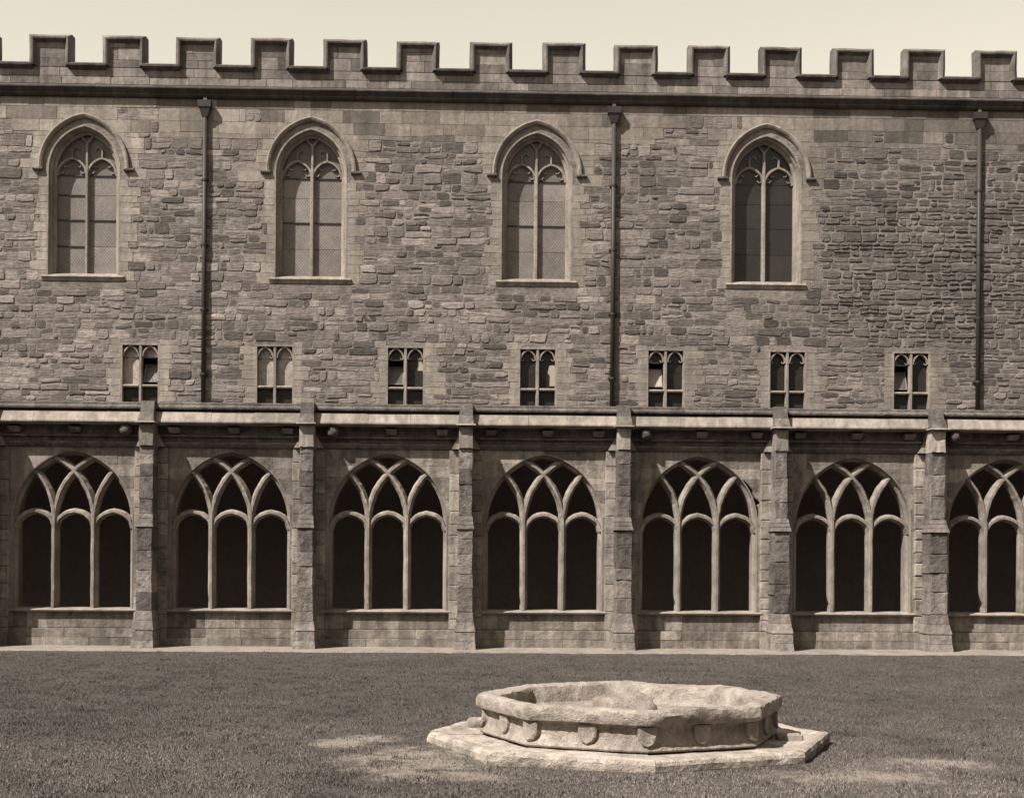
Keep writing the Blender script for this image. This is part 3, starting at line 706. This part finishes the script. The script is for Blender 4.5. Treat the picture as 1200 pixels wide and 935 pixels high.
# ---- buttresses
for k in range(-5, 5):
    X = W0+BP*(k+0.5); old = 1 if k == 2 else 0; rg = 1.9 if old else (1.5 if k == 1 else 1.0)
    dark = 1.0; wd = 1.12 if old else 1.0; side = 1.15*CTONE(X)
    # the core shows only in the joints; set-offs, ledge, cap and string are parts of their own
    bt = MB().frustum((X-.15*wd, X+.15*wd, -.74, 0, .02), (X-.13*wd, X+.13*wd, -.55, 0, 5.5), 0.7).build('buttress', 'buttress', cl)
    if old: bt['label'] = 'broad crumbling buttress with badly worn edges'
    for (z0, z1, h0, h1, f0, f1) in ((3.195, 3.30, .19, .172, -.69, -.645), (3.09, 3.185, .20, .185, -.745, -.70), (2.985, 3.08, .222, .20, -.81, -.76)):
        MB().frustum((X-h0*wd, X+h0*wd, f0, 0, z0), (X-h1*wd, X+h1*wd, f1, 0, z1), U(.75, .9)).build('set_off', 'buttress', bt)
    MB().frustum((X-.245, X+.245, -.80, .05, 5.538), (X-.235, X+.235, -.78, .05, 5.572), 1.15).build('ledge', 'cloister', bt)
    MB().frustum((X-.20, X+.20, -.74, .05, 5.574), (X-.165, X+.165, -.60, .05, 5.80), U(.6, .8)).build('cap_stone', 'buttress', bt)
    MB().frustum((X-.165, X+.165, -.57, .05, 5.802), (X-.162, X+.162, -.46, .05, 6.10), U(.5, .62)).build('pier', 'buttress', bt)
    MB().frustum((X-.36, X+.36, -.22, 0, 4.99), (X-.19, X+.19, -.19, 0, 5.30), 1.15).build('string_return', 'cloister', bt)
    def shaft(z0, z1, half, front, pal, tone_, mat='buttress', dz=(0.26, 0.62)):
        z = z0
        while z < z1-1e-6:
            z2 = z+U(*dz)
            if z1-z2 < 0.16: z2 = z1
            h = half*wd*(1+U(-.03, .03)*rg); j = .011*rg
            poly = [(X-h+U(-j, j), z+.002), (X-h*.33, z+.002+U(0, j)*.5), (X+h*.33, z+.002+U(0, j)*.5), (X+h+U(-j, j), z+.002), (X+h+U(-j, j), (z+z2)/2), (X+h+U(-j, j), z2-.002),
                    (X+h*.33, z2-.002-U(0, j)*.5), (X-h*.33, z2-.002-U(0, j)*.5), (X-h+U(-j, j), z2-.002), (X-h+U(-j, j), (z+z2)/2)]
            MB().stone(poly, front, U(-.012, .012)*rg, U(.006, .014)*rg, -front-.02, tone_*random.choice((.6, .75, .9, 1.05, 1.25))*U(.93, 1.07), .008*rg).build('stone', mat, bt)
            z = z2
    shaft(4.975, 5.53, .165, -.66, None, 1.35, 'ashlar', (0.5, 0.6))
    shaft(3.30, 4.975, .165, -.62, None, .95)
    shaft(0.94, 2.985, .19, -.77, None, .98)
    # battered foot and plinth
    z0 = .46
    for (z0, z1, h0, h1, f0, f1, tn) in ((.70, .94, .215, .195, -.82, -.78, 1.0), (.46, .70, .265, .22, -.89, -.825, 1.1), (.22, .445, .255, .248, -.91, -.90, 1.25), (.0, .22, .275, .26, -.96, -.915, 1.3)):
        q = MB().frustum((X-h0*wd, X+h0*wd, f0, 0, z0+.004), (X-h1*wd, X+h1*wd, f1, 0, z1-.004), tn*U(.9, 1.1)); q.build('foot_stone', 'buttress', bt)
    # pilaster blocks either side, set back against the wall
    for s_ in (-1, 1):
        z = .47
        while z < 4.98-1e-6:
            z2 = z+U(.26, .5)
            if 4.98-z2 < .2: z2 = 4.98
            a, b_ = sorted((X+s_*.12, X+s_*(PIL+.012+U(-.008, .008)*rg)))
            MB().stone(quad(a, b_, z, z2, .005), 0.0, .115+U(-.006, .01)*rg, .012*rg, .0, side*random.choice((.8, .92, 1.0, 1.1, 1.2))*U(.95, 1.05), .003*rg).build('pilaster_stone', 'cloister', bt)
            z = z2
        a, b_ = sorted((X+s_*.12, X+s_*(PIL+.02)))
        MB().frustum((a, b_, -.22, 0, 0.0), (a, b_, -.14, 0, .465), 1.0).build('foot_stone', 'cloister', bt)

# ================================================================== THE OTHER RANGES ROUND THE LAWN (added outside the view to shut off the low sky and deepen shadows)
def side_range(x0, x1, y0, y1, hgt, axis, face, label):
    t_ = empty('added_stone_range', ((x0+x1)/2, (y0+y1)/2, 0), label, 'building')
    MB().box(x0, x1, y0, y1, -.05, hgt, 0.9).build('wall', 'mortar', t_)
    r_ = MB().box(x0+.5, x1-.5, y0+.5, y1-.5, hgt, hgt+.3).build('roof', 'lead', t_)
    a0, a1 = (x0, x1) if axis == 'x' else (y0, y1)
    q = a0+3
    while q < a1-3:                       # tall windows and a merlon between each pair
        for z0, z1, hw in ((2, 5.5, .9), (8.2, 12.2 if hgt > 13 else 10.8, .8)):
            if axis == 'x': MB().box(q-hw, q+hw, face-.05, face+.05, z0, z1).build('pane', 'glass_small', t_)
            else: MB().box(face-.05, face+.05, q-hw, q+hw, z0, z1).build('pane', 'glass_small', t_)
        if axis == 'x': MB().box(q-.6, q+.6, face-.25, face+.25, hgt-.01, hgt+.9).build('merlon', 'parapet', t_)
        else: MB().box(face-.25, face+.25, q-.6, q+.6, hgt-.01, hgt+.9).build('merlon', 'parapet', t_)
        q += 4.2
side_range(-60, 70, -62, -50, 19, 'x', -50, 'unseen stone range across the lawn, added to shut off low sky')
side_range(31, 45, -49.5, 3.5, 24, 'y', 31, 'unseen high church flank at the shaded end of the lawn, added to shut off low sky')
side_range(-42, -29, -49.5, 3.5, 12, 'y', -29, 'unseen lower stone range at the sunny end of the lawn, added to shut off low sky')

# ================================================================== THE OLD FOUNTAIN
FX, FY = 1.90, -17.68
def oct_r(th, Rv, soft=0.0):
    """radius of an octagon with a corner towards the camera"""
    a = (th+math.pi/2) % (math.pi/4)-math.pi/8
    return Rv*math.cos(math.pi/8)/math.cos(a)*(1-soft*(abs(a)/(math.pi/8))**8)
bas = empty('stone_basin', (FX, FY, .12), 'pale worn octagonal stone fountain basin carved with shields', 'basin')
prof = [(.86, .105), (.90, .112), (.93, .128), (.968, .13), (.974, .15), (.968, .168), (.955, .20), (.947, .24), (.943, .30), (.944, .37), (.948, .405), (.955, .42), (.982, .425), (.994, .44), (1.0, .47), (1.004, .53), (1.0, .57),
        (.994, .590), (.975, .604), (.93, .608), (.895, .60), (.87, .58), (.858, .54), (.85, .48), (.843, .41), (.835, .37), (.80, .345), (.65, .335), (.45, .335), (.22, .34), (.02, .342)]
NT = 240; b = MB(); vv = []; tt = []
for (s_, z) in prof:
    for q in range(NT):
        th = 2*math.pi*q/NT; r = oct_r(th, 1.90*s_, .006)
        x, y = FX+r*math.cos(th), FY+r*math.sin(th)
        wear = (1 if z > .40 else .35)
        d = (.020*n1(x*2.2, y*2.2, z*3)+.016*n1(x*6, y*6, z*9)+.012*n1(x*15, y*15, z*22)+.008*n1(x*33, y*33, z*40))*wear
        sag = 0.05*max(0, n1(x*.9+3, y*.9, 7))*max(0, (z-.40)/.2) if s_ > .8 else 0.03*n1(x*3, y*3, 9)
        k = (r+d)/r
        vv.append((FX+(x-FX)*k, FY+(y-FY)*k, z-sag+d*.6)); tt.append(1.0+.10*n1(x*1.7, y*1.7, z*4)-(.1 if s_ < .85 and z < .42 and z > .3 else 0))
m_ = len(prof)
b.add(vv, [(j*NT+i, j*NT+(i+1) % NT, (j+1)*NT+(i+1) % NT, (j+1)*NT+i) for j in range(m_-1) for i in range(NT)]+[tuple((m_-1)*NT+i for i in range(NT))], tt)
bowl = b.build('bowl', 'fountain', bas, smooth=True); bowl.data.set_sharp_from_angle(angle=R(28))
# shields: one at every corner and one in the middle of every side
for q in range(16):
    th = -math.pi/2+math.pi/8*q; corner = q % 2 == 0
    r = oct_r(th, 1.90*.947, .006)+(.012 if corner else .0)
    er, et = Vector((math.cos(th), math.sin(th), 0)), Vector((-math.sin(th), math.cos(th), 0))
    C_ = Vector((FX, FY, 0))+er*r
    out = [(-.11, .425), (-.11, .32), (-.10, .27), (-.065, .215), (0, .185), (.065, .215), (.10, .27), (.11, .32), (.11, .425)]
    bk = (lambda u: -.06-abs(u)*.41*1.0 if corner else -.04)
    v0 = [C_+et*u+er*bk(u)+Vector((0, 0, z)) for u, z in out]
    fl = (lambda u: .036-abs(u)*(.30 if corner else 0.06))
    v1 = [C_+et*u*.98+er*fl(u)+Vector((0, 0, z)) for u, z in out]
    v2 = [C_+et*u*.8+er*(fl(u)+.014)+Vector((0, 0, z*.86+.047)) for u, z in out]
    n_ = len(out)
    ff = [(i, (i+1) % n_, n_+(i+1) % n_, n_+i) for i in range(n_)]+[(n_+i, n_+(i+1) % n_, 2*n_+(i+1) % n_, 2*n_+i) for i in range(n_)]+[tuple(range(2*n_, 3*n_))]
    MB().add(v0+v1+v2, ff, U(.85, 1.0)).build('shield', 'fountain', bas, smooth=False)

def lump(name, cx, cy, cz, rx, ry, rz, seed, tone=1.0, mat='fountain', label=None, cat=None, pw=.7):
    b = MB(); vv = []; na, nb_ = 14, 26
    for a in range(na+1):
        for q in range(nb_):
            th = math.pi*a/na; ph = 2*math.pi*q/nb_
            d = Vector((math.sin(th)*math.cos(ph), math.sin(th)*math.sin(ph), math.cos(th)))
            e = [math.copysign(abs(c_)**pw, c_) for c_ in d]
            k = 1+.22*n1(d.x*1.3+seed, d.y*1.3, d.z*1.3)+.08*n1(d.x*4+seed, d.y*4, d.z*4)
            vv.append((cx+e[0]*rx*k, cy+e[1]*ry*k, cz+e[2]*rz*k))
    b.add(vv, [(a*nb_+q, a*nb_+(q+1) % nb_, (a+1)*nb_+(q+1) % nb_, (a+1)*nb_+q) for a in range(na) for q in range(nb_)], tone)
    o = b.build(name, mat, None, smooth=True); tag(o, label, cat); return o
lump('broken_stone', FX-.05, FY+.05, .38, .40, .34, .225, 3, .9, label='rough broken stump of stone in the middle of the fountain basin', cat='stone')
lump('stone_block', FX-1.86, FY+.72, .15, .13, .11, .07, 11, 1.0, pw=.35, label='small squared stone block lying on the step behind the sunlit side of the basin', cat='stone')
lump('stone_block', FX+1.86, FY-.50, .13, .16, .12, .06, 17, .95, pw=.4, label='small wedge of stone tucked against the shaded foot of the fountain basin', cat='stone')

step = empty('stone_step', (FX, FY, 0), 'low pale octagonal stone step under the fountain basin', 'step')
sp = [(2.46, -.06), (2.485, .02), (2.49, .085), (2.47, .125), (2.43, .142), (2.34, .138), (2.28, .112), (2.22, .10), (2.0, .10), (1.8, .105), (1.5, .108), (1.2, .108)]
for q in range(8):
    th0 = -math.pi/2+math.pi/4*q; vv = []; n_ = 20; tn = U(1.12, 1.3); dz = U(-.008, .008)
    for (rr, z) in sp:
        for i in range(n_+1):
            th = th0+.0012+(math.pi/4-.0024)*i/n_; r = oct_r(th, rr)
            x, y = FX+r*math.cos(th), FY+r*math.sin(th)
            d = .018*n1(x*2.5, y*2.5, z*5)+.010*n1(x*8, y*8, z*9)
            k = (r+d*(1.4 if rr > 2.2 else .3))/r
            vv.append((FX+(x-FX)*k, FY+(y-FY)*k, z+dz+d*.6))
    m_ = len(sp); w_ = n_+1
    ff = [(j*w_+i, j*w_+i+1, (j+1)*w_+i+1, (j+1)*w_+i) for j in range(m_-1) for i in range(n_)]
    # close the joints between slabs
    for e in (0, n_):
        base = len(vv); vv += [vv[(m_-1)*w_+e][:2]+(-.06,)]
        ff.append(tuple(j*w_+e for j in range(m_))+(base,))
    MB().add(vv, ff, tn).build('slab', 'fountain', step, smooth=False)

# ================================================================== GRASS
N = 900000
y = -1.62-(RNG.random(N)**0.75)*20.6
half = 0.40*(y+34.5)+1.5
x = 0.75+(RNG.random(N)*2-1)*half
keep = np.ones(N, bool)
dx, dy = x-FX, y-FY; ang = np.arctan2(dy, dx); aa = (ang+math.pi/2) % (math.pi/4)-math.pi/8
keep &= np.hypot(dx, dy) > 2.56*math.cos(math.pi/8)/np.cos(aa)
idx = np.nonzero(keep)[0]
bg_ = {}
cell = 0.07
bv = np.zeros(N)
near = (np.abs(x-1.5) < 6.5) & (y < -16.5)
for i in np.nonzero(near & keep)[0]:
    kx, ky = int(x[i]/cell), int(y[i]/cell); q = bg_.get((kx, ky))
    if q is None: q = bg_[(kx, ky)] = bare(kx*cell, ky*cell)
    bv[i] = q
keep &= RNG.random(N) > bv*0.97
x, y = x[keep], y[keep]; N = len(x)
pn = {}
def patch(px, py):
    k = (int(px*9), int(py*9)); v = pn.get(k)
    if v is None: v = pn[k] = (n1(px*.45, py*.45, 2)*.5+n1(px*1.7, py*1.7, 8)*.5, n1(px*2.6, py*2.6, 4))
    return v
PV = np.array([patch(a, b) for a, b in zip(x, y)])
h = (0.007+0.022*RNG.random(N))*(1+0.9*PV[:, 1]); h = np.where(PV[:, 1] > .33, h*1.4, h); h = np.clip(h, .004, .045)
wd = 0.004+0.004*RNG.random(N)
az = RNG.random(N)*2*math.pi; lean = RNG.random(N)*1.3; la = RNG.random(N)*2*math.pi
GZ = np.array([ground_z(a, b) if abs(a) < 20 and -26 < b < 1 else -0.02 for b in gy for a in gx]).reshape(ny, nx)
ix = np.clip(np.searchsorted(gx, x)-1, 0, nx-2); iy = np.clip(np.searchsorted(gy, y)-1, 0, ny-2)
fx = (x-gx[ix])/(gx[ix+1]-gx[ix]); fy = (y-gy[iy])/(gy[iy+1]-gy[iy])
gz = GZ[iy, ix]*(1-fx)*(1-fy)+GZ[iy, ix+1]*fx*(1-fy)+GZ[iy+1, ix]*(1-fx)*fy+GZ[iy+1, ix+1]*fx*fy
V = np.zeros((N, 3, 3), np.float32)
V[:, 0] = np.stack([x-np.cos(az)*wd, y-np.sin(az)*wd, gz-.006], 1)
V[:, 1] = np.stack([x+np.cos(az)*wd, y+np.sin(az)*wd, gz-.006], 1)
V[:, 2] = np.stack([x+np.cos(la)*h*lean, y+np.sin(la)*h*lean, gz+h], 1)
tn = np.clip((0.85+0.3*RNG.random(N))*(1+0.75*PV[:, 0])*(1+0.4*np.clip((-y-13)/7, 0, 1.2)), .3, 2.5)
straw = RNG.random(N) < 0.015+0.07*np.clip((-y-15)/6, 0, 1); tn[straw] *= 1.9
me = bpy.data.meshes.new('grass'); me.vertices.add(3*N); me.vertices.foreach_set('co', V.reshape(-1))
me.loops.add(3*N); me.loops.foreach_set('vertex_index', np.arange(3*N, dtype=np.int32))
me.polygons.add(N); me.polygons.foreach_set('loop_start', np.arange(0, 3*N, 3, dtype=np.int32))
me.update(calc_edges=True)
a = me.attributes.new('tone', 'FLOAT', 'POINT'); a.data.foreach_set('value', np.repeat(tn, 3).astype(np.float32))
m, t, p = new_mat('turf blades')
at = t.nodes.new('ShaderNodeAttribute'); at.attribute_name = 'tone'
mx = t.nodes.new('ShaderNodeMix'); mx.data_type = 'RGBA'; mx.blend_type = 'MULTIPLY'; mx.inputs[0].default_value = 1
mx.inputs[6].default_value = (*SEPIA(0.083), 1); t.links.new(at.outputs['Fac'], mx.inputs[7]); t.links.new(mx.outputs[2], p.inputs['Base Color'])
p.inputs['Roughness'].default_value = .8; p.inputs['Specular IOR Level'].default_value = .2
me.materials.append(m)
g = bpy.data.objects.new('grass', me); COL.objects.link(g)
tag(g, 'short dark mown grass of the cloister lawn', 'grass', kind='stuff')
